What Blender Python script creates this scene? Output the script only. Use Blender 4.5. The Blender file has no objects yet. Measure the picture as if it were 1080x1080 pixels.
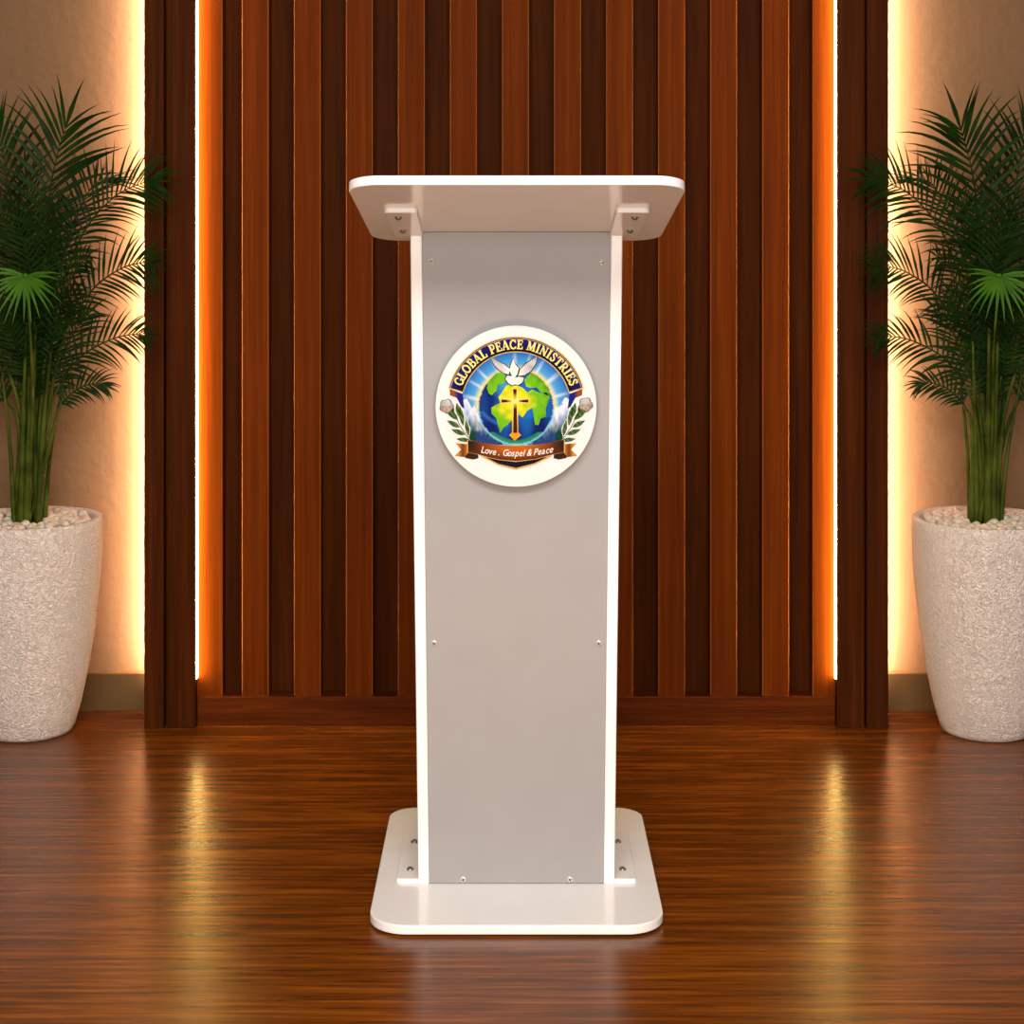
import bpy, bmesh, math, random
from mathutils import Vector, Matrix, noise
from mathutils.geometry import delaunay_2d_cdt

C = bpy.context.scene.collection
SC = bpy.context.scene

# ------------------------------------------------------------------ camera
F = 1850.0          # focal length in pixels of the 1080 frame
H = 1.1305          # eye height
HZ = 228.0          # image row of the horizon
cam_d = bpy.data.cameras.new('camera')
cam_d.sensor_width = 36.0
cam_d.lens = F / 1080.0 * 36.0
cam_d.shift_y = -(540.0 - HZ) / 1080.0
cam = bpy.data.objects.new('camera', cam_d)
cam.location = (0, 0, H)
cam.rotation_euler = (math.pi / 2, 0, 0)
C.objects.link(cam)
SC.camera = cam

# ------------------------------------------------------------------ world, lights, exposure
w = bpy.data.worlds.new('world')
SC.world = w
w.use_nodes = True
w.node_tree.nodes['Background'].inputs[0].default_value = (1.0, 0.86, 0.72, 1)
w.node_tree.nodes['Background'].inputs[1].default_value = 0.05

def area(name, loc, target, sx, sy, power, col):
    d = bpy.data.lights.new(name, 'AREA')
    d.shape = 'RECTANGLE'; d.size = sx; d.size_y = sy
    d.energy = power; d.color = col
    o = bpy.data.objects.new(name, d)
    o.location = loc
    o.rotation_euler = (Vector(target) - Vector(loc)).to_track_quat('-Z', 'Y').to_euler()
    C.objects.link(o)
    return o

area('front_fill_light', (0.0, -1.7, 1.6), (0, 3.0, 0.95), 3.6, 1.6, 118, (1.0, 0.955, 0.91))  # soft fill added behind the camera; the wall there has no window
area('ceiling_downlight', (0.0, 0.5, 2.7), (0, 2.9, 0.3), 2.2, 1.2, 150, (1.0, 0.955, 0.91))
area('underside_fill_light', (0.0, 1.15, 0.08), (0, 2.8, 1.12), 0.9, 0.10, 12, (1.0, 0.64, 0.38))  # unseen warm fill, added to brighten the desk underside
LED_OUT = 1150.0
LED_IN = 52.0

SC.view_settings.view_transform = 'Standard'
SC.view_settings.look = 'None'
SC.view_settings.gamma = 1.0
SC.view_settings.use_curve_mapping = False
SC.view_settings.exposure = 0.0

# ------------------------------------------------------------------ helpers
def pix(px, py, D):
    return Vector(((px - 540.0) / F * D, D, H - (py - HZ) / F * D))

def lin(c):
    c = c / 255.0
    return c / 12.92 if c <= 0.04045 else ((c + 0.055) / 1.055) ** 2.4

def rgb(r, g, b):
    return (lin(r), lin(g), lin(b))

def new_mat(name):
    m = bpy.data.materials.new(name)
    m.use_nodes = True
    return m, m.node_tree.nodes, m.node_tree.links, m.node_tree.nodes['Principled BSDF']

def plain(name, col, rough=0.5, metal=0.0, spec=0.5, bump=None):
    m, N, L, P = new_mat(name)
    P.inputs['Roughness'].default_value = rough
    P.inputs['Metallic'].default_value = metal
    P.inputs['Specular IOR Level'].default_value = spec
    n = N.new('ShaderNodeTexNoise'); n.inputs['Scale'].default_value = 14
    g = N.new('ShaderNodeNewGeometry'); L.new(g.outputs['Position'], n.inputs['Vector'])
    r = N.new('ShaderNodeMix'); r.data_type = 'RGBA'
    r.inputs[6].default_value = (*[c * 0.95 for c in col], 1)
    r.inputs[7].default_value = (*[min(1, c * 1.05) for c in col], 1)
    L.new(n.outputs['Fac'], r.inputs[0])
    L.new(r.outputs[2], P.inputs['Base Color'])
    if bump:
        bn = N.new('ShaderNodeTexNoise'); bn.inputs['Scale'].default_value = bump[0]
        bn.inputs['Detail'].default_value = 4
        L.new(g.outputs['Position'], bn.inputs['Vector'])
        b = N.new('ShaderNodeBump'); b.inputs['Strength'].default_value = bump[1]
        b.inputs['Distance'].default_value = bump[2]
        L.new(bn.outputs['Fac'], b.inputs['Height']); L.new(b.outputs['Normal'], P.inputs['Normal'])
    return m

def wood(name, dark, mid, light, stretch, rough, vary=0.25, spec=0.5, bump=0.02, fine=4.5):
    """stretch: scale of the grain along x, y, z"""
    m, N, L, P = new_mat(name)
    g = N.new('ShaderNodeNewGeometry')
    oi = N.new('ShaderNodeObjectInfo')
    add = N.new('ShaderNodeVectorMath'); add.operation = 'ADD'
    mul = N.new('ShaderNodeVectorMath'); mul.operation = 'SCALE'
    cmb = N.new('ShaderNodeCombineXYZ')
    for i in range(3):
        L.new(oi.outputs['Random'], cmb.inputs[i])
    L.new(cmb.outputs[0], mul.inputs[0]); mul.inputs['Scale'].default_value = 7.0
    L.new(g.outputs['Position'], add.inputs[0]); L.new(mul.outputs[0], add.inputs[1])
    mp = N.new('ShaderNodeMapping'); mp.inputs['Scale'].default_value = stretch
    L.new(add.outputs[0], mp.inputs['Vector'])
    n1 = N.new('ShaderNodeTexNoise'); n1.inputs['Scale'].default_value = 1.0
    n1.inputs['Detail'].default_value = 6; n1.inputs['Roughness'].default_value = 0.65
    n1.inputs['Distortion'].default_value = 0.3
    L.new(mp.outputs[0], n1.inputs['Vector'])
    mp2 = N.new('ShaderNodeMapping'); mp2.inputs['Scale'].default_value = [s * fine for s in stretch]
    L.new(add.outputs[0], mp2.inputs['Vector'])
    n2 = N.new('ShaderNodeTexNoise'); n2.inputs['Scale'].default_value = 1.0
    n2.inputs['Detail'].default_value = 3
    L.new(mp2.outputs[0], n2.inputs['Vector'])
    mx = N.new('ShaderNodeMath'); mx.operation = 'MULTIPLY_ADD'
    mx.inputs[1].default_value = 0.35
    L.new(n2.outputs['Fac'], mx.inputs[0])
    sc = N.new('ShaderNodeMath'); sc.operation = 'MULTIPLY'; sc.inputs[1].default_value = 0.65
    L.new(n1.outputs['Fac'], sc.inputs[0]); L.new(sc.outputs[0], mx.inputs[2])
    rp = N.new('ShaderNodeValToRGB')
    rp.color_ramp.elements[0].position = 0.34; rp.color_ramp.elements[0].color = (*dark, 1)
    rp.color_ramp.elements[1].position = 0.66; rp.color_ramp.elements[1].color = (*light, 1)
    e = rp.color_ramp.elements.new(0.5); e.color = (*mid, 1)
    L.new(mx.outputs[0], rp.inputs['Fac'])
    hs = N.new('ShaderNodeHueSaturation')
    mr = N.new('ShaderNodeMapRange'); mr.inputs[3].default_value = 1 - vary; mr.inputs[4].default_value = 1 + vary
    L.new(oi.outputs['Random'], mr.inputs[0]); L.new(mr.outputs[0], hs.inputs['Value'])
    L.new(rp.outputs[0], hs.inputs['Color']); L.new(hs.outputs[0], P.inputs['Base Color'])
    P.inputs['Roughness'].default_value = rough
    P.inputs['Specular IOR Level'].default_value = spec
    b = N.new('ShaderNodeBump'); b.inputs['Strength'].default_value = 0.25
    b.inputs['Distance'].default_value = bump * 0.05
    L.new(mx.outputs[0], b.inputs['Height']); L.new(b.outputs['Normal'], P.inputs['Normal'])
    return m

def emit(name, col, strength):
    m, N, L, P = new_mat(name)
    P.inputs['Base Color'].default_value = (1, 0.9, 0.7, 1)
    P.inputs['Emission Color'].default_value = (*col, 1)
    P.inputs['Emission Strength'].default_value = strength
    return m

def vcol(name, rough=0.4, spec=0.5):
    m, N, L, P = new_mat(name)
    a = N.new('ShaderNodeVertexColor'); a.layer_name = 'Col'
    L.new(a.outputs['Color'], P.inputs['Base Color'])
    P.inputs['Roughness'].default_value = rough
    P.inputs['Specular IOR Level'].default_value = spec
    return m

def obj(name, bm, mat, parent=None, smooth=False, bevel=0.0, seg=2):
    bmesh.ops.recalc_face_normals(bm, faces=bm.faces)
    me = bpy.data.meshes.new(name)
    bm.to_mesh(me); bm.free()
    if mat: me.materials.append(mat)
    if smooth:
        for p in me.polygons: p.use_smooth = True
    o = bpy.data.objects.new(name, me)
    C.objects.link(o)
    if parent:
        o.parent = parent
        pl = Vector(parent.location)
        if parent.parent: pl = pl + Vector(parent.parent.location)
        for v in me.vertices: v.co -= pl
    if bevel:
        b = o.modifiers.new('bevel', 'BEVEL'); b.width = bevel; b.segments = seg
        b.limit_method = 'ANGLE'; b.angle_limit = math.radians(40)
    return o

def add_box(bm, x0, x1, y0, y1, z0, z1):
    v = [bm.verts.new((x, y, z)) for z in (z0, z1) for x, y in ((x0, y0), (x1, y0), (x1, y1), (x0, y1))]
    for f in ((0, 3, 2, 1), (4, 5, 6, 7), (0, 1, 5, 4), (1, 2, 6, 5), (2, 3, 7, 6), (3, 0, 4, 7)):
        bm.faces.new([v[i] for i in f])
    return v

def add_hexa(bm, bot, top):
    v = [bm.verts.new(p) for p in list(bot) + list(top)]
    for f in ((0, 3, 2, 1), (4, 5, 6, 7), (0, 1, 5, 4), (1, 2, 6, 5), (2, 3, 7, 6), (3, 0, 4, 7)):
        bm.faces.new([v[i] for i in f])

def box_obj(name, dims, mat, parent=None, bevel=0.0):
    bm = bmesh.new(); add_box(bm, *dims)
    return obj(name, bm, mat, parent, bevel=bevel)

def rounded(corners, radii, n=10):
    """rounded outline of a convex 2D polygon"""
    out = []
    m = len(corners)
    for i in range(m):
        p = Vector(corners[i]); a = (Vector(corners[i - 1]) - p); b = (Vector(corners[(i + 1) % m]) - p)
        a.normalize(); b.normalize()
        r = radii[i] if isinstance(radii, (list, tuple)) else radii
        half = a.angle(b) / 2
        t = r / math.tan(half)
        cen = p + (a + b).normalized() * (r / math.sin(half))
        s = p + a * t - cen; e = p + b * t - cen
        a0 = math.atan2(s.y, s.x); a1 = math.atan2(e.y, e.x)
        d = (a1 - a0 + math.pi) % (2 * math.pi) - math.pi
        for k in range(n + 1):
            q = a0 + d * k / n
            out.append(cen + Vector((math.cos(q), math.sin(q))) * r)
    return out

def add_prism(bm, outline, f0, f1):
    """f0, f1 map a 2D point to the two faces"""
    a = [bm.verts.new(f0(p)) for p in outline]
    b = [bm.verts.new(f1(p)) for p in outline]
    n = len(a)
    bm.faces.new(a); bm.faces.new(list(reversed(b)))
    for i in range(n):
        bm.faces.new((a[i], a[(i + 1) % n], b[(i + 1) % n], b[i]))

def add_lathe(bm, prof, seg=64, cen=(0, 0, 0), cap=True):
    rings = []
    for r, z in prof:
        rings.append([bm.verts.new((cen[0] + r * math.cos(2 * math.pi * k / seg),
                                    cen[1] + r * math.sin(2 * math.pi * k / seg), cen[2] + z)) for k in range(seg)])
    for a, b in zip(rings, rings[1:]):
        for k in range(seg):
            bm.faces.new((a[k], a[(k + 1) % seg], b[(k + 1) % seg], b[k]))
    if cap:
        bm.faces.new(list(reversed(rings[0])))
        bm.faces.new(rings[-1])

def add_tube(bm, pts, radii, seg=8):
    rings = []
    n = len(pts)
    for i, p in enumerate(pts):
        t = (pts[min(i + 1, n - 1)] - pts[max(i - 1, 0)]).normalized()
        u = t.cross(Vector((0, 1, 0)))
        if u.length < 1e-3: u = t.cross(Vector((1, 0, 0)))
        u.normalize(); v = t.cross(u)
        rings.append([bm.verts.new(p + (u * math.cos(2 * math.pi * k / seg) + v * math.sin(2 * math.pi * k / seg)) * radii[i])
                      for k in range(seg)])
    for a, b in zip(rings, rings[1:]):
        for k in range(seg):
            bm.faces.new((a[k], a[(k + 1) % seg], b[(k + 1) % seg], b[k]))
    bm.faces.new(list(reversed(rings[0]))); bm.faces.new(rings[-1])

def tag(o, label, cat, group=None):
    o['label'] = label; o['category'] = cat
    if group: o['group'] = group
    return o

def empty(name, loc, label, cat, group=None):
    o = bpy.data.objects.new(name, None)
    o.location = loc; o.empty_display_size = 0.1
    C.objects.link(o)
    return tag(o, label, cat, group)

def struct(o):
    o['kind'] = 'structure'
    return o

# ------------------------------------------------------------------ materials
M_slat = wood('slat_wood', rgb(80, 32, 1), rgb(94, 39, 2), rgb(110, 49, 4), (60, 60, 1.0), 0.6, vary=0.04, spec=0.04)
M_edge = plain('slat_edge_highlight', rgb(150, 84, 36), 0.5, spec=0.1)  # lighter colour on the slat bevels imitates a highlight along their edges
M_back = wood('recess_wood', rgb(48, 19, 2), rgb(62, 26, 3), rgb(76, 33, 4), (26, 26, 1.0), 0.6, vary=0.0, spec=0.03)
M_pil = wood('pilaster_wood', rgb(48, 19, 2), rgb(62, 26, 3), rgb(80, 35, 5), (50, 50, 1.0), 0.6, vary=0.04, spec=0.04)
M_plinth = wood('plinth_wood', rgb(62, 24, 2), rgb(84, 34, 3), rgb(106, 46, 5), (2.2, 50, 60), 0.5, vary=0.0, spec=0.06)
M_floor = wood('floor_wood', rgb(66, 29, 3), rgb(106, 53, 8), rgb(146, 80, 15), (3.2, 62, 1), 0.27, vary=0.0, bump=0.006, spec=0.4, fine=2.3)
M_cream = plain('cream_plaster', (0.156, 0.083, 0.031), 0.75, bump=(45, 0.14, 0.01))
M_skirt = plain('tan_skirting', (0.105, 0.058, 0.016), 0.55, spec=0.25)
M_ceil = plain('ceiling_paint', (0.55, 0.48, 0.4), 0.9)
M_white = plain('white_acrylic', (0.84, 0.84, 0.84), 0.15, spec=0.5)
M_grey = plain('grey_panel_paint', (0.300, 0.296, 0.300), 0.42, spec=0.35)
M_steel = plain('screw_steel', (0.78, 0.76, 0.73), 0.3, metal=0.45)
M_cap = plain('cap_silver', (0.30, 0.265, 0.24), 0.4, metal=0.3)
M_dark = plain('dark_screw_steel', (0.30, 0.27, 0.24), 0.32, metal=0.85)
M_hole = plain('screw_recess', (0.06, 0.05, 0.045), 0.6)
M_rubber = plain('black_rubber', (0.01, 0.01, 0.01), 0.8)
M_print = vcol('emblem_print', 0.55, 0.06)
M_led_o = emit('led_outer', (1.0, 0.70, 0.54), LED_OUT)
M_led_i = emit('led_inner', (1.0, 0.68, 0.20), LED_IN)
M_chan = plain('led_channel', (0.12, 0.1, 0.08), 0.5)
M_soil = plain('dark_soil', (0.03, 0.02, 0.012), 0.95, bump=(120, 0.6, 0.01))

# ------------------------------------------------------------------ room
D_WALL = 4.03
D_PIL = 3.87
D_SLAT = 3.90
D_REC = 3.945
D_PLI = 3.895
Z_TOP = 2.75
struct(box_obj('floor', (-2.4, 2.4, -1.8, 4.2, -0.05, 0.0), M_floor))
struct(box_obj('wall_back', (-2.4, 2.4, D_WALL, 4.2, 0.0, Z_TOP), M_cream))
struct(box_obj('wall_left', (-2.5, -2.4, -1.8, 4.2, 0.0, Z_TOP), M_cream))
struct(box_obj('wall_right', (2.4, 2.5, -1.8, 4.2, 0.0, Z_TOP), M_cream))
struct(box_obj('wall_front', (-2.5, 2.5, -1.9, -1.8, 0.0, Z_TOP), M_cream))
struct(box_obj('ceiling', (-2.5, 2.5, -1.9, 4.2, Z_TOP, Z_TOP + 0.05), M_ceil))

def xat(px, D): return (px - 540.0) / F * D
def zat(py, D): return H - (py - HZ) / F * D

# slatted feature panel
xl, xr = xat(205.5, D_PIL), xat(883.5, D_PIL)
Z_PL = zat(735, D_PLI)
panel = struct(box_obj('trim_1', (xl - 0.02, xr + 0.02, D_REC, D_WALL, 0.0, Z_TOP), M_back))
def slat(x0, x1):
    bm = bmesh.new(); add_box(bm, x0, x1, D_SLAT, D_REC, Z_PL, Z_TOP - 0.002)
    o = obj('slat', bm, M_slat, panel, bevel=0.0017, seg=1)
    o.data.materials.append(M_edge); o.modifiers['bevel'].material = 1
    return o
slat(xl - 0.012, xat(234.5, D_SLAT))
for k in range(11):
    a = 255.0 + 54.9 * k
    slat(xat(a, D_SLAT), xat(a + 28.3, D_SLAT))
slat(xat(857, D_SLAT), xr + 0.012)
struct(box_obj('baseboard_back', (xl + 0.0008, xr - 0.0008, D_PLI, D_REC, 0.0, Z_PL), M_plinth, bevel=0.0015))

# pilasters: a wide inner board, a groove and a narrow outer board
def pilaster(name, s, xo, xg0, xg1, xi):
    bm = bmesh.new()
    def b(x0, x1, y0, y1):
        add_box(bm, min(x0, x1), max(x0, x1), y0, y1, 0.0, Z_TOP)
    b(xg1, xi, D_PIL + 0.004, D_WALL - 0.0005)
    b(xo, xg0, D_PIL, 3.945)
    b(xg0, xg1, D_PIL + 0.022, 3.945)
    b(xo + s * 0.024, xg1, 3.945, D_WALL - 0.0005)
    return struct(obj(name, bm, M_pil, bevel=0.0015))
pl_o, pl_i = xat(152, D_PIL), xl
pr_i, pr_o = xr, xat(937, D_PIL)
pilaster('trim_2', 1, pl_o, xat(172.5, D_PIL), xat(175.5, D_PIL), pl_i)
pilaster('trim_3', -1, pr_o, xat(914.5, D_PIL), xat(911.5, D_PIL), pr_i)

# skirting under the plaster
Z_SK = zat(711, 4.0)
struct(box_obj('baseboard_left', (-2.4, pl_o + 0.02, D_WALL - 0.024, D_WALL - 0.0004, 0.0, Z_SK), M_skirt, bevel=0.002))
struct(box_obj('baseboard_right', (pr_o - 0.02, 2.4, D_WALL - 0.024, D_WALL - 0.0004, 0.0, Z_SK), M_skirt, bevel=0.002))

# LED strips
def led(x0, x1, y0, y1, z0, mat, label, group):
    o = box_obj('led_strip', (min(x0, x1), max(x0, x1), y0, y1, z0, Z_TOP - 0.01), mat)
    if mat is M_led_o:                       # metal channel; only its lens, on the wall side, shines
        o.data.materials.append(M_chan)
        for p in o.data.polygons:
            if p.normal.y < 0.5: p.material_index = 1
    return tag(o, label, 'light strip', group)
Zi = zat(714, D_SLAT)
led(pl_o + 0.018, pl_o + 0.009, 3.980, 3.994, Z_SK + 0.002, M_led_o, 'vertical glowing strip behind the outer edge of the left dark wood pilaster', 'wall wash strips')
led(pr_o - 0.018, pr_o - 0.009, 3.980, 3.994, Z_SK + 0.002, M_led_o, 'vertical glowing strip behind the outer edge of the right dark wood pilaster', 'wall wash strips')
led(xl + 0.0006, xl + 0.0020, D_PIL + 0.013, D_SLAT - 0.001, Zi, M_led_i, 'vertical amber light strip between the left pilaster and the first wood slat', 'slat edge strips')
led(xr - 0.0006, xr - 0.0020, D_PIL + 0.013, D_SLAT - 0.001, Zi, M_led_i, 'vertical amber light strip between the right pilaster and the last wood slat', 'slat edge strips')

# ------------------------------------------------------------------ lectern
X0 = 0.0073
LY = 3.02
lect = empty('lectern', (X0, LY, 0), 'white lectern with grey front panel and round emblem, standing on the wood floor', 'lectern')
ZB0, ZB1 = 0.0035, 0.0185
# base plate
bm = bmesh.new()
ol = rounded([(X0 - 0.2345, 2.75), (X0 + 0.2345, 2.75), (X0 + 0.2345, 3.30), (X0 - 0.2345, 3.30)], [0.062, 0.062, 0.05, 0.05], 14)
add_prism(bm, ol, lambda p: (p.x, p.y, ZB0), lambda p: (p.x, p.y, ZB1))
obj('base_plate', bm, M_white, lect, bevel=0.002)
for sx in (-1, 1):
    for y in (2.82, 3.23):
        bm = bmesh.new(); add_lathe(bm, [(0.018, 0), (0.018, ZB0 + 0.0005)], 20, (X0 + sx * 0.17, y, 0))
        obj('rubber_foot', bm, M_rubber, lect)

# desk geometry: y (depth) -> underside height
DN, DF = 2.575, 3.0
zn = H + 33.0 / F * DN
zf = H - 26.0 / F * DF
def under(y): return zn + (zf - zn) * (y - DN) / (DF - DN)
TD = 0.0145
wn = 362.5 / F * DN / 2; wf = 301.0 / F * DF / 2
nrm = Vector((0, -(zf - zn), DF - DN)).normalized()      # upward normal of the desk
bm = bmesh.new()
ol = rounded([(X0 - wn, DN), (X0 + wn, DN), (X0 + wf, DF), (X0 - wf, DF)], [0.05, 0.05, 0.05, 0.05], 14)
add_prism(bm, ol, lambda p: (p.x, p.y, under(p.y)), lambda p: Vector((p.x, p.y, under(p.y))) + nrm * TD)
obj('desk_top', bm, M_white, lect, bevel=0.0018)

# side panels
PF = 2.917
for s in (-1, 1):
    bm = bmesh.new()
    bo, bi = X0 + s * 0.1632, X0 + s * 0.1452
    to, ti = X0 + s * 0.1768, X0 + s * 0.1572
    yb, yt = 3.17, 2.985
    bot = [(bo, PF, ZB1), (bi, PF, ZB1), (bi, yb, ZB1), (bo, yb, ZB1)]
    top = [(to, PF, under(PF)), (ti, PF, under(PF)), (ti, yt, under(yt)), (to, yt, under(yt))]
    if s > 0: bot = [bot[1], bot[0], bot[3], bot[2]]; top = [top[1], top[0], top[3], top[2]]
    add_hexa(bm, bot, top)
    obj('side_panel', bm, M_white, lect, bevel=0.0022)
# front panel (grey) between them
PP = PF + 0.004
bm = bmesh.new()
bt = [(X0 - 0.1452, PP, ZB1 + .001), (X0 + 0.1452, PP, ZB1 + .001), (X0 + 0.1452, PP + 0.006, ZB1 + .001), (X0 - 0.1452, PP + 0.006, ZB1 + .001)]
tp = [(X0 - 0.1572, PP, under(PP) - .0005), (X0 + 0.1572, PP, under(PP) - .0005), (X0 + 0.1572, PP + 0.006, under(PP + .006) - .0005), (X0 - 0.1572, PP + 0.006, under(PP + .006) - .0005)]
add_hexa(bm, bt, tp)
front = obj('front_panel', bm, M_grey, lect, bevel=0.0008)
front['label'] = 'grey front panel between the white sides'

def screw(parent, loc, normal, r=0.0053, mat=None):
    """pan-head screw: domed head with a cross recess"""
    n = Vector(normal).normalized()
    R = n.to_track_quat('Z', 'Y').to_matrix()
    bm = bmesh.new()
    prof = [(r, 0), (r, r * .25), (r * .85, r * .5), (r * .5, r * .68), (r * .2, r * .72)]
    add_lathe(bm, prof, 20)
    for v in bm.verts: v.co = Vector(loc) + R @ v.co
    o = obj('screw', bm, mat or M_steel, parent, smooth=True)
    bm = bmesh.new()
    for a in (0.3, 0.3 + math.pi / 2):
        d = Vector((math.cos(a), math.sin(a), 0)); e = Vector((-d.y, d.x, 0))
        L_, W_ = r * .55, r * .16
        vs = [bm.verts.new(Vector(loc) + R @ (d * sx * L_ + e * sy * W_ + Vector((0, 0, z * r)))) for z in (.3, .76) for sx, sy in ((-1, -1), (1, -1), (1, 1), (-1, 1))]
        for f in ((0, 3, 2, 1), (4, 5, 6, 7), (0, 1, 5, 4), (1, 2, 6, 5), (2, 3, 7, 6), (3, 0, 4, 7)):
            bm.faces.new([vs[i] for i in f])
    o2 = obj('drive_recess', bm, M_hole, None)
    return o, o2

def put_screw(px, py, D, normal, loc=None, r=0.0053, mat=None):
    p = loc if loc is not None else pix(px, py, D)
    o, o2 = screw(lect, p, normal, r, mat)
    o2.parent = o
    for v in o2.data.vertices: v.co -= Vector(lect.location)

for px, py in ((455, 275), (635, 277), (458, 678), (631.5, 678), (488.5, 927), (601, 927)):
    put_screw(px, py, PP, (0, -1, 0), r=0.0052)

# brackets under the desk and on the base
for s in (-1, 1):
    bm = bmesh.new()
    y0, y1 = 2.735, 2.932
    ol = rounded([(X0 + s * 0.207, y0), (X0 + s * 0.155, y0), (X0 + s * 0.155, y1), (X0 + s * 0.2045, y1)][::(1 if s < 0 else -1)], 0.007, 5)
    add_prism(bm, ol, lambda p: Vector((p.x, p.y, under(p.y))) + nrm * 0.001, lambda p: Vector((p.x, p.y, under(p.y))) - nrm * 0.0075)
    obj('desk_bracket', bm, M_white, lect, bevel=0.0015)
    for (px, py) in ((420, 229), (425, 243)):
        # intersect the view ray with the bracket underside
        q = pix(px, py, 1.0); lo, hi = 2.6, 3.0
        for _ in range(40):
            mid = (lo + hi) / 2
            z = H - (py - HZ) / F * mid
            if z > under(mid) - 0.0077: hi = mid
            else: lo = mid
        # z rises slower than the sloping plate, so root is at lo
        yy = lo
        if not (2.74 < yy < 2.93): yy = 2.79 if py < 235 else 2.885
        xx = abs((px - 544.7) / F * yy)
        put_screw(0, 0, 0, -nrm, loc=Vector((X0 + s * xx, yy, under(yy) - 0.0078)), r=0.0058, mat=M_dark)
    bm = bmesh.new()
    ol = rounded([(X0 + s * 0.2005, 2.925), (X0 + s * 0.15, 2.925), (X0 + s * 0.15, 3.15), (X0 + s * 0.2005, 3.15)][::(1 if s < 0 else -1)], 0.007, 5)
    add_prism(bm, ol, lambda p: (p.x, p.y, ZB1 - .001), lambda p: (p.x, p.y, ZB1 + 0.007))
    obj('base_bracket', bm, M_white, lect, bevel=0.0015)
    for yy in (2.966, 3.096):
        put_screw(0, 0, 0, (0, 0, 1), loc=Vector((X0 + s * 0.1795, yy, ZB1 + 0.0068)), r=0.0062, mat=M_dark)

# ------------------------------------------------------------------ round emblem plaque on the front panel
DE = 2.900                       # depth of the printed face
ES = (210.0 / 1080.0) / F * DE   # metres per drawing unit
EC = pix(440 + 536 * 210 / 1080, 320 + 558 * 210 / 1080, DE)
def E(u, v, lift=0.0):
    return Vector((EC.x + (u - 536) * ES, DE - lift, EC.z - (v - 558) * ES))

bm = bmesh.new()
circ = [Vector((536 + 437 * math.cos(2 * math.pi * k / 96), 558 + 437 * math.sin(2 * math.pi * k / 96))) for k in range(96)]
add_prism(bm, circ, lambda p: E(p.x, p.y), lambda p: E(p.x, p.y, -0.005))
plaque = obj('emblem_plaque', bm, plain('plaque_white', (0.70, 0.695, 0.69), 0.3, spec=0.3), lect, bevel=0.0006)
plaque['label'] = 'round white plaque with a printed globe, dove and cross crest'

def print_part(name, polys, lift, col, grid=14.0):
    """polys: outlines in drawing units; col(u, v) -> linear rgb, evaluated on a fine triangulation"""
    bm = bmesh.new()
    cols = []
    for poly in polys:
        pts = [Vector((p[0], p[1])) for p in poly]
        # densify the outline
        dense = []
        for i, p in enumerate(pts):
            q = pts[(i + 1) % len(pts)]
            n = max(1, int((q - p).length / (grid * 1.2)))
            for k in range(n): dense.append(p.lerp(q, k / n))
        xs = [p.x for p in dense]; ys = [p.y for p in dense]
        n = len(dense)
        vs = list(dense)
        y = min(ys) + grid * .5; row = 0
        while y < max(ys):
            x = min(xs) + (grid * .5 if row % 2 else 0.0)
            while x < max(xs):
                vs.append(Vector((x, y))); x += grid
            y += grid * .87; row += 1
        area2 = sum(dense[i].x * dense[(i + 1) % n].y - dense[(i + 1) % n].x * dense[i].y for i in range(n))
        face = list(range(n)) if area2 > 0 else list(range(n))[::-1]
        r = delaunay_2d_cdt(vs, [], [face], 1, 1e-4)
        vm = [None] * len(r[0])
        for f in r[2]:
            ids = []
            for i in f:
                if vm[i] is None:
                    p = r[0][i]
                    vm[i] = bm.verts.new(E(p.x, p.y, lift)); cols.append(col(p.x, p.y))
                ids.append(vm[i])
            try: bm.faces.new(ids)
            except ValueError: pass
    bm.verts.index_update()
    for f in bm.faces:
        f.normal_update()
        if f.normal.y > 0: f.normal_flip()
    me = bpy.data.meshes.new(name)
    bm.to_mesh(me); bm.free()
    me.materials.append(M_print)
    at = me.color_attributes.new('Col', 'FLOAT_COLOR', 'POINT')
    for i, c in enumerate(cols): at.data[i].color = (c[0] * .78, c[1] * .78, c[2] * .78, 1)
    o = bpy.data.objects.new(name, me); C.objects.link(o)
    o.parent = plaque
    base = Vector(lect.location)
    for v in me.vertices: v.co -= base
    return o

def mixc(a, b, t):
    t = max(0.0, min(1.0, t))
    return tuple(x + (y - x) * t for x, y in zip(a, b))
def const(c): return lambda u, v: c
def mir(poly): return [(1072 - u, v) for u, v in poly]
def arc(cx, cy, r, a0, a1, n=48):
    return [(cx + r * math.cos(math.radians(a0 + (a1 - a0) * k / n)), cy - r * math.sin(math.radians(a0 + (a1 - a0) * k / n))) for k in range(n + 1)]
def sector(r0, r1, a0, a1, cx=536, cy=560):
    return arc(cx, cy, r1, a0, a1) + arc(cx, cy, r0, a1, a0)
def stroke(pts, w):
    """thick polyline outline(s): one quad per segment"""
    out = []
    for a, b in zip(pts, pts[1:]):
        a = Vector(a[:2]); b = Vector(b[:2]); d = (b - a)
        if d.length < 1e-6: continue
        d.normalize(); n = Vector((-d.y, d.x)) * (w / 2); a = a - d * w * .25; b = b + d * w * .25
        out.append([tuple(a + n), tuple(b + n), tuple(b - n), tuple(a - n)])
    return out

GOLD = rgb(214, 172, 84); GOLD2 = rgb(236, 206, 128); BLACK = rgb(14, 10, 12); NAVY = rgb(16, 18, 84)
WHITE = (0.90, 0.89, 0.885)
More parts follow.
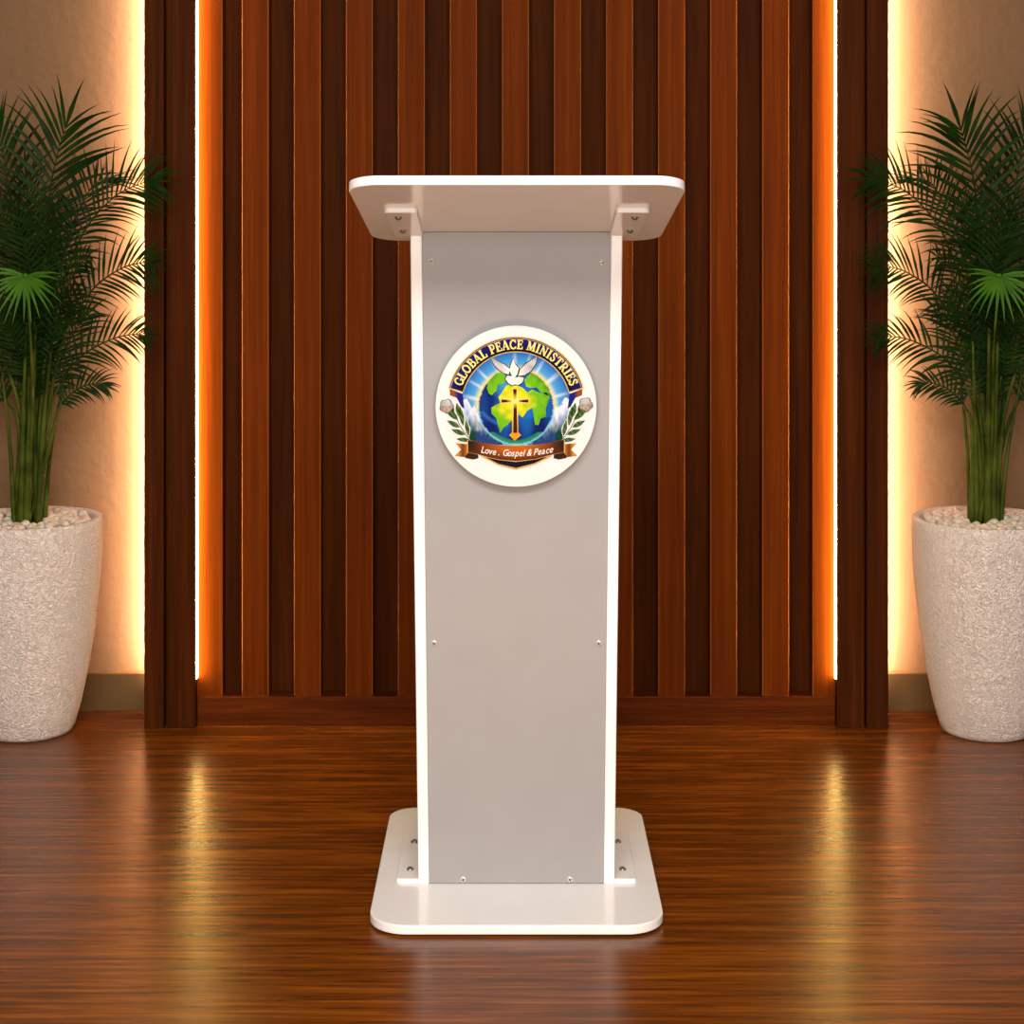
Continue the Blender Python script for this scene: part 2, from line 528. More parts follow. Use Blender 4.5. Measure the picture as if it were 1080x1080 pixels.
# sky, mountains and pines behind the globe
def sky_col(u, v):
    du, dv = u - 536, v - 565
    r = math.hypot(du, dv); a = math.atan2(-dv, du)
    t = (r - 205) / 95
    c = mixc(rgb(96, 186, 238), rgb(24, 104, 190), t)
    ray = max(0.0, math.cos(a * 19 + 1.1 * math.sin(a * 5))) ** 5
    c = mixc(c, rgb(226, 240, 250), ray * max(0, 1 - abs(t - .3) * 1.3) * .9)
    if dv < 60: c = mixc(c, rgb(255, 236, 150), max(0, 1 - t * 3.2) * .85)
    e = abs(du)
    # mountain flank: peak near e = 275, v = 515
    ridge = 515 + max(0, 272 - e) * 1.25 + 30 * noise.noise(Vector((u * .05, 3.0, v * .02)))
    if v > ridge:
        k = (v - ridge)
        c = mixc(rgb(240, 244, 250), rgb(150, 186, 226), k / 110 + .6 * noise.noise(Vector((u * .06, v * .03, 2.0))))
        g = (e - 150) / 120 * 0.5 + (v - 640) / 90
        c = mixc(c, rgb(14, 62, 44), g + .5 * noise.noise(Vector((u * .09, v * .03, 5.0))))
        if e < 215 and v > 690: c = mixc(c, rgb(40, 70, 160), .5)
    return c
sky_poly = arc(536, 560, 300, 166, 14, 60) + [(822, 560), (818, 640), (800, 700), (780, 752), (640, 775), (536, 780), (432, 775), (292, 752), (272, 700), (254, 640), (250, 560)]
print_part('sky_backdrop', [sky_poly], 0.0004, sky_col, 9)
# arched banner
print_part('arch_border', [sector(295, 382, 15, 165)], 0.0006, lambda u, v: GOLD2 if math.hypot(u - 536, v - 560) > 330 else GOLD, 20)
def band_col(u, v):
    r = math.hypot(u - 536, v - 560)
    return mixc(rgb(10, 6, 14), rgb(18, 22, 104), (r - 305) / 45)
print_part('arch_banner', [sector(300, 376, 15.9, 164.1)], 0.0008, band_col, 14)
print_part('arch_line', [sector(368, 371, 15.9, 164.1)], 0.001, const(GOLD), 20)
tail = [(176, 463), (246, 490), (256, 572), (240, 560), (214, 512), (178, 498)]
def tail_col(u, v):
    e = abs(u - 536)
    return mixc(rgb(24, 28, 120), rgb(150, 72, 22), (e - 318) / 18)
for q in (tail, mir(tail)): print_part('arch_banner_tail', [q], 0.0007, tail_col, 10)
# globe
def Z4(p): return (257 + p[0] * .5237, 257 + p[1] * .5237)
def inside(poly, u, v):
    r = False; j = len(poly) - 1
    for i in range(len(poly)):
        if (poly[i][1] > v) != (poly[j][1] > v) and u < (poly[j][0] - poly[i][0]) * (v - poly[i][1]) / (poly[j][1] - poly[i][1]) + poly[i][0]: r = not r
        j = i
    return r
def globe_col(u, v):
    du, dv = u - 536, v - 560; r = math.hypot(du, dv)
    if r > 201: return mixc(rgb(244, 214, 90), rgb(120, 200, 236), (dv + 60) / 120)
    c = mixc(rgb(22, 110, 196), rgb(8, 26, 104), r / 190 + .25 * math.sin(u * .05) - (.35 if du > 20 and dv < 60 else 0))
    c = mixc(c, rgb(70, 170, 210), max(0, 1 - math.hypot(u - 470, v - 440) / 90) * .8)
    c = mixc(c, rgb(60, 120, 220), max(0, 1 - abs(math.hypot(u - 500, v - 470) - 190) / 16) * .6 if du < -40 and dv > 20 else 0)
    if dv > 140: c = mixc(c, rgb(40, 140, 90), (r - 175) / 14)
    return c
globe_ol = arc(536, 560, 209, 0, 360, 72)[:-1]
print_part('globe', [globe_ol], 0.001, globe_col, 7)
lands = [[(230, 380), (270, 290), (330, 230), (400, 222), (440, 290), (400, 340), (345, 350), (330, 410), (280, 460), (250, 440)],
         [(430, 360), (500, 340), (600, 380), (650, 430), (700, 400), (790, 440), (850, 430), (885, 480), (840, 600), (845, 680), (790, 700), (765, 770), (730, 765), (715, 660), (700, 590), (650, 620), (600, 690), (560, 660), (500, 710), (450, 760), (400, 800), (370, 850), (350, 790), (330, 700), (280, 650), (275, 590), (320, 560), (370, 540), (350, 480), (380, 440)],
         [(615, 300), (680, 235), (750, 255), (820, 320), (870, 400), (880, 470), (790, 430), (745, 380), (680, 385), (640, 370)]]
def land_col(u, v):
    r = math.hypot(u - 528, v - 528)
    n = noise.noise(Vector((u * .03, v * .03, 1.0)))
    c = mixc(rgb(250, 232, 40), rgb(112, 190, 26), (r - 45) / 75 + n * .6)
    return mixc(c, rgb(20, 110, 30), (r - 150) / 90 + n * .5)
print_part('continent', [[Z4(p) for p in l] for l in lands], 0.0012, land_col, 8)
# cross
glow = arc(528, 527, 62, 0, 360, 40)[:-1]
cr = [Z4(p) for p in [(490, 384), (552, 384), (552, 492), (668, 492), (668, 546), (552, 546), (556, 842), (588, 872), (520, 930), (462, 872), (492, 842), (490, 546), (374, 546), (374, 492), (490, 492)]]
def cross_gold(u, v): return mixc(rgb(255, 240, 130), rgb(232, 158, 30), math.hypot(u - 528, v - 528) / 150)
print_part('cross', [cr], 0.0014, cross_gold, 7)
def cross_dark(u, v): return mixc(rgb(238, 190, 60), rgb(66, 26, 8), (math.hypot(u - 528, v - 528) - 14) / 30 - max(0, (v - 650) / 60))
print_part('cross_inlay', [[Z4(p) for p in q] for q in ([(503, 396), (540, 396), (536, 500), (507, 500)], [(382, 503), (482, 510), (482, 530), (382, 536)], [(562, 510), (660, 503), (660, 536), (562, 530)], [(508, 545), (540, 545), (546, 850), (504, 850)])], 0.0016, cross_dark, 6)
# dove
dove = [[(270, 62), (340, 106), (420, 146), (468, 188), (458, 244), (400, 228), (340, 184), (300, 134)],
        [(505, 78), (526, 140), (562, 180), (547, 240), (520, 278), (493, 262), (462, 200), (478, 150)],
        [(752, 58), (738, 130), (692, 204), (622, 252), (556, 258), (578, 190), (640, 130), (700, 90)],
        [(440, 258), (495, 262), (520, 280), (560, 268), (614, 275), (602, 322), (560, 352), (520, 346), (490, 357), (450, 332), (423, 290)]]
def grow(poly, f):
    cx = sum(p[0] for p in poly) / len(poly); cy = sum(p[1] for p in poly) / len(poly)
    o = []
    for p in poly:
        d = Vector((p[0] - cx, p[1] - cy)); d = d + d.normalized() * f; o.append((cx + d.x, cy + d.y))
    return o
print_part('dove_outline', [[Z4(p) for p in grow(q, 11)] for q in dove], 0.0017, const(rgb(46, 40, 44)), 12)
def dove_col(u, v):
    return mixc(rgb(246, 244, 240), rgb(168, 168, 172), (abs(u - 524) - 26) / 40 * (.6 + .5 * math.sin(u * .5 + v * .35)))
print_part('dove', [[Z4(p) for p in q] for q in dove], 0.0019, dove_col, 6)
# laurel branches
def leaf(u0, v0, u1, v1, w):
    a = Vector((u0, v0)); b = Vector((u1, v1)); d = b - a; n = Vector((-d.y, d.x)).normalized() * w
    pr = [(0, 0), (.2, .7), (.45, 1), (.7, .75), (1, 0)]
    return [tuple(a + d * t + n * k) for t, k in pr] + [tuple(a + d * t - n * k) for t, k in pr[-2:0:-1]]
LV = [(222, 632, 146, 560, 17), (228, 615, 214, 536, 13), (250, 665, 232, 556, 13), (232, 672, 160, 634, 14), (262, 712, 184, 682, 14), (292, 744, 210, 734, 12), (280, 720, 262, 628, 12), (200, 586, 172, 532, 12)]
leaves = [leaf(*l) for l in LV]
def leaf_col(u, v): return mixc(rgb(26, 62, 28), rgb(92, 128, 66), .5 + .5 * math.sin(u * .21 - v * .17))
for nm, ls, st in (('laurel_branch', leaves, [(300, 752), (268, 716), (238, 672), (212, 622), (188, 570)]), ('laurel_branch', [mir(l) for l in leaves], [(772, 752), (804, 716), (834, 672), (860, 622), (884, 570)])):
    bk = [grow(l, 5) for l in ls]
    print_part('leaf_outline', bk, 0.0011, const(WHITE), 20)
    print_part(nm, ls + stroke(st, 4), 0.0013, leaf_col, 8)
# navy point below the ribbon
print_part('shield_border', [[(345, 828), (536, 858), (735, 826), (640, 874), (536, 902), (440, 878)]], 0.0011, const(GOLD), 20)
print_part('shield_point', [[(372, 834), (536, 858), (706, 832), (636, 866), (536, 892), (440, 869)]], 0.0013, const(rgb(16, 14, 40)), 20)
# ribbon
rt = [(276, 742), (330, 749), (390, 761), (440, 768), (536, 773), (632, 768), (690, 760), (742, 748), (796, 740)]
rb = [(796, 806), (742, 816), (690, 830), (640, 843), (536, 854), (440, 845), (390, 834), (330, 817), (276, 806)]
tl = [(208, 757), (280, 764), (282, 836), (204, 826), (238, 792)]
fold = [(262, 826), (280, 806), (330, 815), (333, 838), (306, 846), (262, 838)]
def tail_gold(u, v): return mixc(rgb(228, 150, 54), rgb(120, 62, 18), abs(math.sin((abs(u - 536) - 258) * .055)))
for q in (tl, mir(tl)): print_part('ribbon_tail', [q], 0.0014, tail_gold, 9)
for q in (fold, mir(fold)): print_part('ribbon_fold', [q], 0.0016, const(rgb(52, 30, 16)), 12)
print_part('ribbon_border', [grow([p for p in rt + rb], 5)], 0.0018, const(rgb(226, 176, 104)), 16)
def rib_col(u, v):
    e = abs(u - 536); c = mixc(rgb(190, 100, 26), rgb(96, 46, 18), (e - 60) / 150)
    c = mixc(c, rgb(44, 24, 22), (e - 190) / 60)
    return mixc(c, rgb(86, 38, 12), (v - 800 + e * .1) / 50)
print_part('ribbon', [rt + rb], 0.002, rib_col, 8)
# motto in slanted script, one glyph mesh at a time from the built-in font
def glyph_polys(ch):
    cu = bpy.data.curves.new('glyph', 'FONT'); cu.body = ch; cu.size = 1.0; cu.shear = 0.32; cu.offset = 0.012
    ob = bpy.data.objects.new('glyph', cu); C.objects.link(ob)
    bpy.context.view_layer.update()
    me = ob.to_mesh(); vs = [v.co.copy() for v in me.vertices]; fs = [list(p.vertices) for p in me.polygons]
    ob.to_mesh_clear(); C.objects.unlink(ob); bpy.data.objects.remove(ob); bpy.data.curves.remove(cu)
    return vs, fs
ADV = {'L': .52, 'o': .56, 'v': .5, 'e': .54, '.': .34, ' ': .26, 'G': .68, 's': .47, 'p': .56, 'l': .28, '&': .66, 'P': .58, 'a': .55, 'c': .5}
motto = 'Love . Gospel & Peace'
tot = sum(ADV[c] for c in motto)
SZ = 392.0 / tot
bm = bmesh.new(); cx = 344.0
for ch in motto:
    if ch != ' ':
        vs, fs = glyph_polys(ch)
        um = cx + ADV[ch] * SZ / 2; t = (um - 536) / 200
        base = 828 - 22 * t * t; slope = -2 * 22 * t / 200
        nv = [bm.verts.new(E(cx + p.x * SZ * 1.05, base + slope * (cx + p.x * SZ - um) - p.y * SZ * 1.3, 0.0023)) for p in vs]
        for f in fs:
            try: bm.faces.new([nv[i] for i in f])
            except ValueError: pass
    cx += ADV[ch] * SZ
M_letter = plain('letter_white', (0.68, 0.64, 0.58), 0.5)
mo = obj('motto_lettering', bm, M_letter, None); mo.parent = plaque
for v in mo.data.vertices: v.co -= Vector(lect.location)
# serif capitals along the arch, drawn as strokes in a 1-high cell: (points, weight)
def bow(cx, cy, rx, ry, a0, a1, n=14):
    return [(cx + rx * math.cos(math.radians(a0 + (a1 - a0) * k / n)), cy + ry * math.sin(math.radians(a0 + (a1 - a0) * k / n))) for k in range(n + 1)]
T, t_ = .21, .12
def ser(x, y, w=.17): return ([(x - w, y), (x + w, y)], .09)
GL = {
 'G': (.80, [(bow(.42, .5, .33, .45, 40, 320), .17), ([(.74, .05), (.74, .42)], .17), ([(.56, .43), (.88, .43)], .09), ([(.68, .98), (.70, .68)], .09)]),
 'L': (.68, [([(.2, .04), (.2, .96)], T), ser(.2, .96), ([(.04, .04), (.66, .04)], t_), ([(.62, .04), (.64, .3)], .11)]),
 'O': (.86, [(bow(.43, .5, .33, .45, 0, 360, 24), .18)]),
 'B': (.74, [([(.2, .04), (.2, .96)], T), ([(.04, .96), (.4, .96)], .11), (bow(.4, .74, .2, .21, 90, -90), .15), (bow(.42, .28, .25, .24, 90, -90), .17), ([(.2, .52), (.44, .52)], .1), ([(.04, .04), (.42, .04)], .11)]),
 'A': (.82, [([(.12, .04), (.4, .96)], .11), ([(.4, .96), (.7, .04)], T), ([(.22, .33), (.58, .33)], .1), ser(.12, .04, .13), ser(.7, .04, .15)]),
 'P': (.68, [([(.2, .04), (.2, .96)], T), ([(.04, .96), (.4, .96)], .11), (bow(.38, .7, .24, .26, 90, -90), .16), ([(.2, .44), (.38, .44)], .1), ser(.2, .04)]),
 'E': (.68, [([(.2, .04), (.2, .96)], T), ([(.04, .95), (.62, .95)], t_), ([(.6, .95), (.62, .74)], .1), ([(.2, .52), (.5, .52)], .11), ([(.5, .4), (.5, .64)], .08), ([(.04, .05), (.64, .05)], t_), ([(.62, .05), (.65, .28)], .1)]),
 'C': (.76, [(bow(.42, .5, .33, .45, 42, 318), .17), ([(.68, .98), (.70, .68)], .09), ([(.69, .05), (.70, .25)], .06)]),
 'M': (1.02, [([(.16, .04), (.18, .96)], .11), ([(.2, .96), (.5, .1)], T), ([(.5, .1), (.8, .96)], .12), ([(.84, .04), (.82, .96)], T), ser(.16, .04, .13), ser(.84, .04, .16), ser(.14, .96, .1), ser(.86, .96, .1)]),
 'I': (.42, [([(.21, .04), (.21, .96)], T), ser(.21, .96), ser(.21, .04)]),
 'N': (.86, [([(.16, .04), (.16, .96)], .11), ([(.16, .94), (.7, .06)], T), ([(.7, .04), (.7, .96)], .11), ser(.16, .04, .13), ser(.14, .96, .1), ser(.7, .96, .13)]),
 'S': (.62, [([(.53, .78), (.42, .93), (.28, .95), (.14, .84), (.14, .68), (.28, .56), (.42, .46), (.52, .34), (.5, .16), (.36, .05), (.22, .06), (.09, .24)], .16), ([(.54, .97), (.55, .72)], .07), ([(.08, .03), (.07, .3)], .07)]),
 'T': (.76, [([(.38, .04), (.38, .94)], T), ([(.06, .94), (.7, .94)], t_), ([(.06, .95), (.04, .7)], .1), ([(.7, .95), (.72, .7)], .1), ser(.38, .04)]),
 'R': (.8, [([(.2, .04), (.2, .96)], T), ([(.04, .96), (.4, .96)], .11), (bow(.38, .71, .22, .25, 90, -90), .16), ([(.2, .46), (.38, .46)], .1), ([(.38, .46), (.68, .05)], T), ser(.2, .04), ([(.62, .04), (.8, .04)], .09)]),
}
title = 'GLOBAL PEACE MINISTRIES'
SP = .42; GAP = .09
tot = sum((GL[c][0] + GAP) if c != ' ' else SP for c in title)
A0, A1 = 159.6, 20.4
CH = 50.0; RB = 313.0
per = (A0 - A1) / tot
bm = bmesh.new(); pos = 0.0; lay = 0
for ch in title:
    if ch == ' ': pos += SP; continue
    wd = GL[ch][0]
    cang = math.radians(A0 - (pos + (wd + GAP) / 2) * per)
    ux = math.radians(per) * (RB + CH * .5)         # drawing units per cell unit
    rad = Vector((math.cos(cang), -math.sin(cang))); tan = Vector((math.sin(cang), math.cos(cang)))
    for pts, wt in GL[ch][1]:
        q = [(p[0] * ux, p[1] * CH) for p in pts]
        for quad in stroke(q, wt * CH * .98):
            vs = []; lay = (lay + 1) % 16
            for x, y in quad:
                p = Vector((536, 560)) + rad * (RB + y) + tan * (x - wd * ux / 2)
                vs.append(bm.verts.new(E(p.x, p.y, 0.0012 + lay * .00004)))
            bm.faces.new(vs)
    pos += wd + GAP
M_title = plain('letter_gold', rgb(232, 208, 112), 0.5, spec=0.2)
ti = obj('title_lettering', bm, M_title, None); ti.parent = plaque
for v in ti.data.vertices: v.co -= Vector(lect.location)
# two silver fixing caps at the sides of the plaque
for (u, v) in ((160, 556), (914, 548)):
    bm = bmesh.new(); r = 0.0112
    add_lathe(bm, [(r, 0), (r * 1.02, .002), (r * .86, .0034), (r * .66, .003), (r * .5, .0042), (r * .28, .0036), (r * .12, .0046)], 40)
    for q in bm.verts:
        k = 1 + .10 * math.cos(5 * math.atan2(q.co.y, q.co.x) + 40 * q.co.z / r); q.co.x *= k; q.co.y *= k
    R = Vector((0, -1, 0)).to_track_quat('Z', 'Y').to_matrix(); p = E(u, v, 0.0004)
    for q in bm.verts: q.co = p + R @ q.co
    o = obj('fixing_cap', bm, M_cap, None, smooth=True); o.parent = plaque
    o['label'] = 'silver fixing cap'
    for q in o.data.vertices: q.co -= Vector(lect.location)
# stand-offs holding the plaque off the panel
for sx in (-1, 1):
    bm = bmesh.new(); add_lathe(bm, [(.006, 0), (.006, PP - DE - .004)], 16)
    R = Vector((0, 1, 0)).to_track_quat('Z', 'Y').to_matrix()
    p = E(536 + sx * 377, 552, -0.0045)
    for q in bm.verts: q.co = p + R @ q.co
    o = obj('standoff', bm, M_steel, None); o.parent = plaque
    for q in o.data.vertices: q.co -= Vector(lect.location)

# ------------------------------------------------------------------ potted palms
def pot_mat():
    m, N, L, P = new_mat('textured_white_pot')
    g = N.new('ShaderNodeNewGeometry')
    n = N.new('ShaderNodeTexNoise'); n.inputs['Scale'].default_value = 115; n.inputs['Detail'].default_value = 2; n.inputs['Distortion'].default_value = 2.5
    n2 = N.new('ShaderNodeTexNoise'); n2.inputs['Scale'].default_value = 190; n2.inputs['Detail'].default_value = 2
    L.new(g.outputs['Position'], n.inputs['Vector']); L.new(g.outputs['Position'], n2.inputs['Vector'])
    r = N.new('ShaderNodeValToRGB'); r.color_ramp.elements[0].position = .26; r.color_ramp.elements[0].color = (.76, .65, .56, 1)
    r.color_ramp.elements[1].position = .42; r.color_ramp.elements[1].color = (.90, .80, .72, 1)
    L.new(n2.outputs['Fac'], r.inputs['Fac']); L.new(r.outputs[0], P.inputs['Base Color'])
    b = N.new('ShaderNodeBump'); b.inputs['Strength'].default_value = 1.0; b.inputs['Distance'].default_value = .009
    L.new(n.outputs['Fac'], b.inputs['Height']); L.new(b.outputs['Normal'], P.inputs['Normal'])
    P.inputs['Roughness'].default_value = .75
    return m
M_pot = pot_mat()

def leaf_mat(name, dark, light, rough=.45):
    m, N, L, P = new_mat(name)
    g = N.new('ShaderNodeNewGeometry')
    n = N.new('ShaderNodeTexNoise'); n.inputs['Scale'].default_value = 16; n.inputs['Detail'].default_value = 3
    L.new(g.outputs['Position'], n.inputs['Vector'])
    r = N.new('ShaderNodeValToRGB'); r.color_ramp.elements[0].position = .35; r.color_ramp.elements[0].color = (*dark, 1)
    r.color_ramp.elements[1].position = .65; r.color_ramp.elements[1].color = (*light, 1)
    L.new(n.outputs['Fac'], r.inputs['Fac']); L.new(r.outputs[0], P.inputs['Base Color'])
    P.inputs['Roughness'].default_value = rough; P.inputs['Specular IOR Level'].default_value = .07
    return m
M_leaf = leaf_mat('palm_leaf', (.0045, .016, .0016), (.0105, .034, .0035))
M_fan = leaf_mat('fan_leaf', (.030, .095, .006), (.055, .150, .010))
M_stalk = leaf_mat('palm_stalk', (.020, .034, .003), (.070, .092, .010))
M_peb = plain('pebble_stone', (.66, .56, .44), .6)

def spline(pts, n):
    """Catmull-Rom through pts, n+1 samples"""
    P = [pts[0] * 2 - pts[1]] + list(pts) + [pts[-1] * 2 - pts[-2]]
    out = []
    m = len(pts) - 1
    for k in range(n + 1):
        s = min(k / n * m, m - 1e-6); i = int(s); t = s - i
        a, b, c, d = P[i], P[i + 1], P[i + 2], P[i + 3]
        out.append(.5 * ((2 * b) + (c - a) * t + (2 * a - 5 * b + 4 * c - d) * t * t + (3 * b - a - 3 * c + d) * t ** 3))
    return out

def add_blade(bm, base, d, L, wid, side, face, droop, seg=6, curl=0.0):
    """one leaflet: a folded, tapering blade that bends down along its length"""
    prev = None
    p = Vector(base); dirv = d.normalized()
    step = L / seg
    for k in range(seg + 1):
        u = k / seg
        wv = wid * (0.35 + 1.9 * u if u < .3 else (1 - u) / .7 * .92 + .02)
        wv = min(wv, wid)
        n = face - dirv * face.dot(dirv)
        if n.length < 1e-3: n = Vector((0, -1, 0))
        n.normalize(); s = dirv.cross(n).normalized()
        row = [bm.verts.new(p - s * wv + n * wv * .35), bm.verts.new(p), bm.verts.new(p + s * wv + n * wv * .35)]
        if prev:
            bm.faces.new((prev[0], prev[1], row[1], row[0])); bm.faces.new((prev[1], prev[2], row[2], row[1]))
        prev = row
        dirv = (dirv + Vector((0, 0, -1)) * droop * (u + .25) / seg + side * curl / seg).normalized()
        p = p + dirv * step

def frond(root, rng, pts, f0, Lm, n, droop=.9, yaw=0.0, wid=.0052):
    """leafy part of one frond along the upper part of its rachis, and its stalk as a child"""
    S = spline(pts, 60)
    i0 = int(60 * f0)
    bm = bmesh.new()
    rr = [0.0024 - .0017 * k / (60 - i0) for k in range(61 - i0)]
    add_tube(bm, S[i0:], rr, 6)
    face0 = Vector((math.sin(yaw), -math.cos(yaw), .25)).normalized()
    for k in range(n):
        u = (k + .5) / n
        s = i0 + (60 - i0) * (u ** 1.2)
        i = min(int(s), 59); p = S[i].lerp(S[i + 1], s - i)
        t = (S[min(i + 2, 60)] - S[max(i - 2, 0)]).normalized()
        sd = t.cross(face0).normalized()
        ang = math.radians(60 - 34 * u)
        L = Lm * (0.5 + 1.4 * u if u < .35 else 1.0 - .38 * max(0, (u - .6) / .4))
        L = min(L, Lm)
        for q in (-1, 1):
            a = ang + rng.uniform(-.09, .09)
            d = t * math.cos(a) + sd * q * math.sin(a) + face0 * rng.uniform(-.05, .28)
            add_blade(bm, p, d, L * rng.uniform(.86, 1.08), wid * (1 - .45 * u * u) * rng.uniform(.85, 1.1), sd * q, face0, droop * rng.uniform(.6, 1.3))
    # end leaflet
    add_blade(bm, S[60], (S[60] - S[57]), Lm * .62, wid * .8, Vector((0, 0, 0)), face0, droop * .6)
    fr = obj('frond', bm, M_leaf, root, smooth=True)
    bm = bmesh.new()
    a = S[:i0 + 1]
    add_tube(bm, a, [0.0062 - .0036 * k / max(1, len(a) - 1) for k in range(len(a))], 8)
    st = obj('stalk', bm, M_stalk, None, smooth=True)
    st.parent = fr
    for v in st.data.vertices: v.co -= Vector(root.location)
    return fr

PXM = 3.855 / F
# rachis in photo-left palm (image column, image row), depth offset at tip, leaf start fraction, leaflet length px, pairs, droop, yaw
FR = [
 ([(42, 400), (46, 300), (52, 210), (61, 162), (70, 132)], -.05, .34, 90, 15, .9, .1),
 ([(48, 420), (58, 335), (84, 252), (116, 210), (146, 193), (163, 190)], -.06, .30, 62, 27, 1.0, .1),
 ([(50, 440), (66, 362), (94, 310), (124, 286), (148, 279), (160, 281)], -.12, .26, 54, 25, 1.0, -.1),
 ([(50, 455), (60, 412), (84, 378), (116, 359), (142, 353), (154, 355)], -.08, .24, 46, 22, 1.0, .15),
 ([(56, 455), (63, 430), (80, 411), (100, 404), (110, 406)], .0, .30, 30, 15, 1.1, 0),
 ([(30, 420), (23, 310), (14, 230), (5, 170), (-3, 135)], -.02, .36, 76, 15, .7, -.1),
 ([(25, 420), (8, 325), (-20, 255), (-55, 215), (-85, 205)], -.06, .30, 62, 24, 1.0, -.2),
 ([(22, 440), (0, 372), (-35, 330), (-70, 316), (-85, 318)], -.10, .28, 54, 22, 1.0, .1),
 ([(20, 455), (4, 418), (-22, 392), (-50, 384)], -.02, .30, 42, 18, 1.1, 0),
 ([(36, 420), (34, 318), (31, 245), (26, 185)], .06, .36, 66, 22, .6, .3),
 ([(44, 420), (56, 318), (74, 246), (96, 200), (112, 190)], .10, .34, 62, 22, .9, -.2),
 ([(36, 430), (37, 360), (33, 300), (24, 252), (13, 215)], -.20, .34, 52, 22, .9, .25),
 ([(44, 440), (52, 380), (64, 325), (80, 285), (94, 270)], -.16, .26, 50, 22, 1.0, -.25),
 ([(30, 440), (23, 385), (10, 345), (-8, 318)], -.18, .26, 48, 20, 1.0, .2),
 ([(40, 430), (44, 372), (48, 318), (50, 262), (48, 222)], -.10, .3, 50, 22, .8, .1),
 ([(34, 440), (34, 400), (32, 360), (27, 320), (20, 300)], -.10, .25, 44, 20, 1.0, -.2),
 ([(46, 450), (54, 410), (66, 375), (80, 345), (92, 330)], .02, .2, 48, 20, 1.0, .3),
 ([(34, 425), (38, 350), (44, 290), (56, 240), (66, 215)], .12, .25, 52, 24, .8, .2),
 ([(30, 425), (30, 345), (24, 280), (14, 240)], .11, .25, 50, 24, .8, -.3),
 ([(42, 440), (50, 385), (62, 340), (78, 312)], .08, .2, 46, 22, .9, .1),
 ([(24, 440), (16, 385), (4, 345), (-16, 325)], .07, .2, 46, 22, .9, -.1),
 ([(38, 440), (40, 385), (44, 335), (46, 300)], -.02, .2, 44, 22, .8, .35),
 ([(34, 440), (33, 395), (36, 350), (42, 318)], .10, .1, 44, 22, .8, -.25),
 ([(28, 440), (26, 370), (20, 300), (8, 245), (-8, 215)], .09, .3, 56, 22, .8, .1),
]
def pebble_mesh(rng):
    bm = bmesh.new(); bmesh.ops.create_icosphere(bm, subdivisions=2, radius=1)
    sx, sy, sz = rng.uniform(.85, 1.2), rng.uniform(.85, 1.15), rng.uniform(.68, .92); off = Vector((rng.uniform(0, 50),) * 3)
    for v in bm.verts:
        k = 1 + .28 * noise.noise(v.co * 1.1 + off)
        v.co = Vector((v.co.x * sx, v.co.y * sy, v.co.z * sz)) * k * .0124
    me = bpy.data.meshes.new('pebble'); bm.to_mesh(me); bm.free()
    for p in me.polygons: p.use_smooth = True
    me.materials.append(M_peb)
    return me
prng = random.Random(5)
PEB = [pebble_mesh(prng) for _ in range(7)]

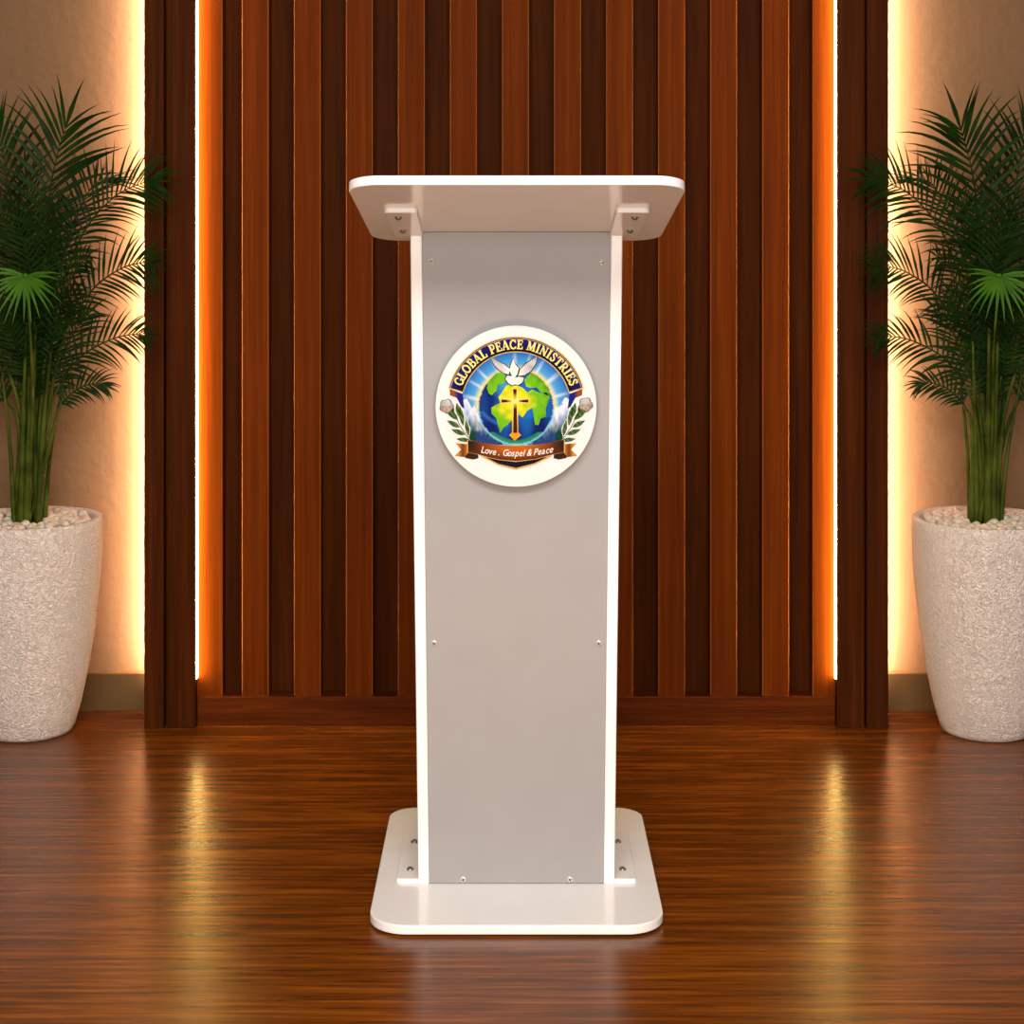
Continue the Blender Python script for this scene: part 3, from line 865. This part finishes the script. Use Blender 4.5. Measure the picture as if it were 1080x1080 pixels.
def palm(cx_px, fx, sgn, seed, label, peb_label, peb_group):
    """fx maps a left-palm column to this palm's column; sgn mirrors the yaw"""
    rng = random.Random(seed)
    cy = 3.853
    cx = xat(cx_px, 3.86)
    root = empty('potted_palm', (cx, cy, 0), label, 'potted plant', 'potted palms beside the slatted wall')
    prof_o = [(.085, 0), (.093, .003), (.0985, .012), (.113, .0624), (.129, .138), (.1425, .223), (.1520, .311), (.1585, .398), (.1592, .455), (.1575, .4665), (.154, .469)]
    prof_i = [(.1435, .468), (.1405, .463), (.140, .43)]
    bm = bmesh.new(); add_lathe(bm, prof_o + prof_i, 96, (cx, cy, 0))
    pot = obj('pot', bm, M_pot, root, smooth=True)
    pot['label'] = 'tall tapered off-white pot with rough textured skin'
    bm = bmesh.new(); add_lathe(bm, [(.1398, .436), (.12, .445), (.06, .449), (.01, .450)], 48, (cx, cy, 0))
    so = obj('soil', bm, M_soil, None, smooth=True); so.parent = pot
    for v in so.data.vertices: v.co -= Vector(root.location)
    # canes rising from the pot
    k = 0
    bases = []
    for bx, tx, ty, dy, r in ((18, 2, 390, -.01, .0066), (22, 18, 360, .02, .0074), (28, 28, 340, -.03, .0090), (34, 38, 345, -.035, .0098), (38, 46, 350, .02, .0080), (43, 55, 360, -.015, .0084), (46, 68, 395, .01, .0066), (31, 25, 345, .03, .0070)):
        b0 = Vector((cx + (bx - 31.5) * PXM * sgn, cy + dy, .436))
        t0 = pix(fx(tx), ty, cy + dy * 1.5)
        mid = b0.lerp(t0, .5) + Vector((0, 0, 0)); mid.x = b0.x + (t0.x - b0.x) * .33
        S = spline([b0, mid, t0], 14)
        bm = bmesh.new(); add_tube(bm, S, [r - r * .72 * i / 14 for i in range(15)], 10)
        obj('cane', bm, M_stalk, root, smooth=True)
        bases.append(b0)
    for fi, (pp, dz, f0, Lp, n, dr, yaw) in enumerate(FR):
        pts = []
        m = len(pp) - 1
        jx = rng.uniform(-2, 2); jy = rng.uniform(-3, 3)
        d0 = rng.uniform(-.02, .02)
        b = Vector((cx + rng.uniform(-13, 13) * PXM + (pp[0][0] - 36) * .3 * PXM * sgn, cy + rng.uniform(-.03, .03), .46))
        pts.append(b)
        for i, (px, py) in enumerate(pp):
            D = cy + d0 + dz * (i / m) ** 1.4
            pts.append(pix(fx(px) + jx * i / m, py + jy * i / m, D))
        # fraction of the spline at which leaflets start, counted with the extra base point
        ff = (1 + f0 * m) / (m + 1)
        frond(root, rng, pts, ff, Lp * PXM, n, dr, yaw * sgn, .0074 if fi in (0, 5) else .0040)
    # fan leaf in front
    c = pix(fx(27), 291, 3.70)
    bm = bmesh.new()
    for a in range(-8, 197, 12):
        ar = math.radians(a + rng.uniform(-2, 2))
        d = Vector((math.cos(ar), -.35, -math.sin(ar) * .9))
        if a < 15 or a > 175: d.z += .12
        L = (50 if 25 < a < 155 else 38) * PXM * rng.uniform(.92, 1.05)
        add_blade(bm, c + d * .006, d, L, .0043, Vector((0, 0, 0)), Vector((0, -1, .35)), .5, 6)
    bmesh.ops.create_icosphere(bm, subdivisions=2, radius=.006, matrix=Matrix.Translation(c))
    fan = obj('fan_leaf', bm, M_fan, root, smooth=True)
    fan['label'] = 'bright green fan-shaped leaf'
    bm = bmesh.new()
    S = spline([Vector((cx, cy - .02, .45)), pix(fx(34), 440, 3.79), pix(fx(33), 370, 3.725), c], 24)
    add_tube(bm, S, [.0048 - .0026 * i / 24 for i in range(25)], 8)
    st = obj('stalk', bm, M_stalk, None, smooth=True); st.parent = fan
    for v in st.data.vertices: v.co -= Vector(root.location)
    # pebbles on the soil
    pts = []
    tries = 0
    while tries < 6000 and len(pts) < 130:
        tries += 1
        a = rng.uniform(0, 2 * math.pi); r = .128 * math.sqrt(rng.random())
        x, y = r * math.cos(a), r * math.sin(a)
        if abs(x) < .036 and abs(y) < .042: continue
        if all((x - u) ** 2 + (y - v) ** 2 > .0205 ** 2 for u, v in pts): pts.append((x, y))
    for (x, y) in pts:
        o = bpy.data.objects.new('pebble', PEB[rng.randrange(len(PEB))])
        C.objects.link(o)
        o.location = (cx + x, cy + y, .4585 + rng.uniform(0, .005)); o.rotation_euler = (rng.uniform(-.3, .3), rng.uniform(-.3, .3), rng.uniform(0, 6.28))
        s = rng.uniform(.82, 1.08); o.scale = (s, s, s)
        tag(o, peb_label, 'pebble', peb_group)
    return root

palm(31.3, lambda x: x, 1, 11, 'green palm with arching fronds in a tall white pot left of the lectern', 'small rounded cream pebble lying in the white pot left of the lectern', 'pebbles in the left pot')
palm(1038.7, lambda x: 1081 - x, -1, 23, 'green palm with arching fronds in a tall white pot right of the lectern', 'small rounded cream pebble lying in the white pot right of the lectern', 'pebbles in the right pot')
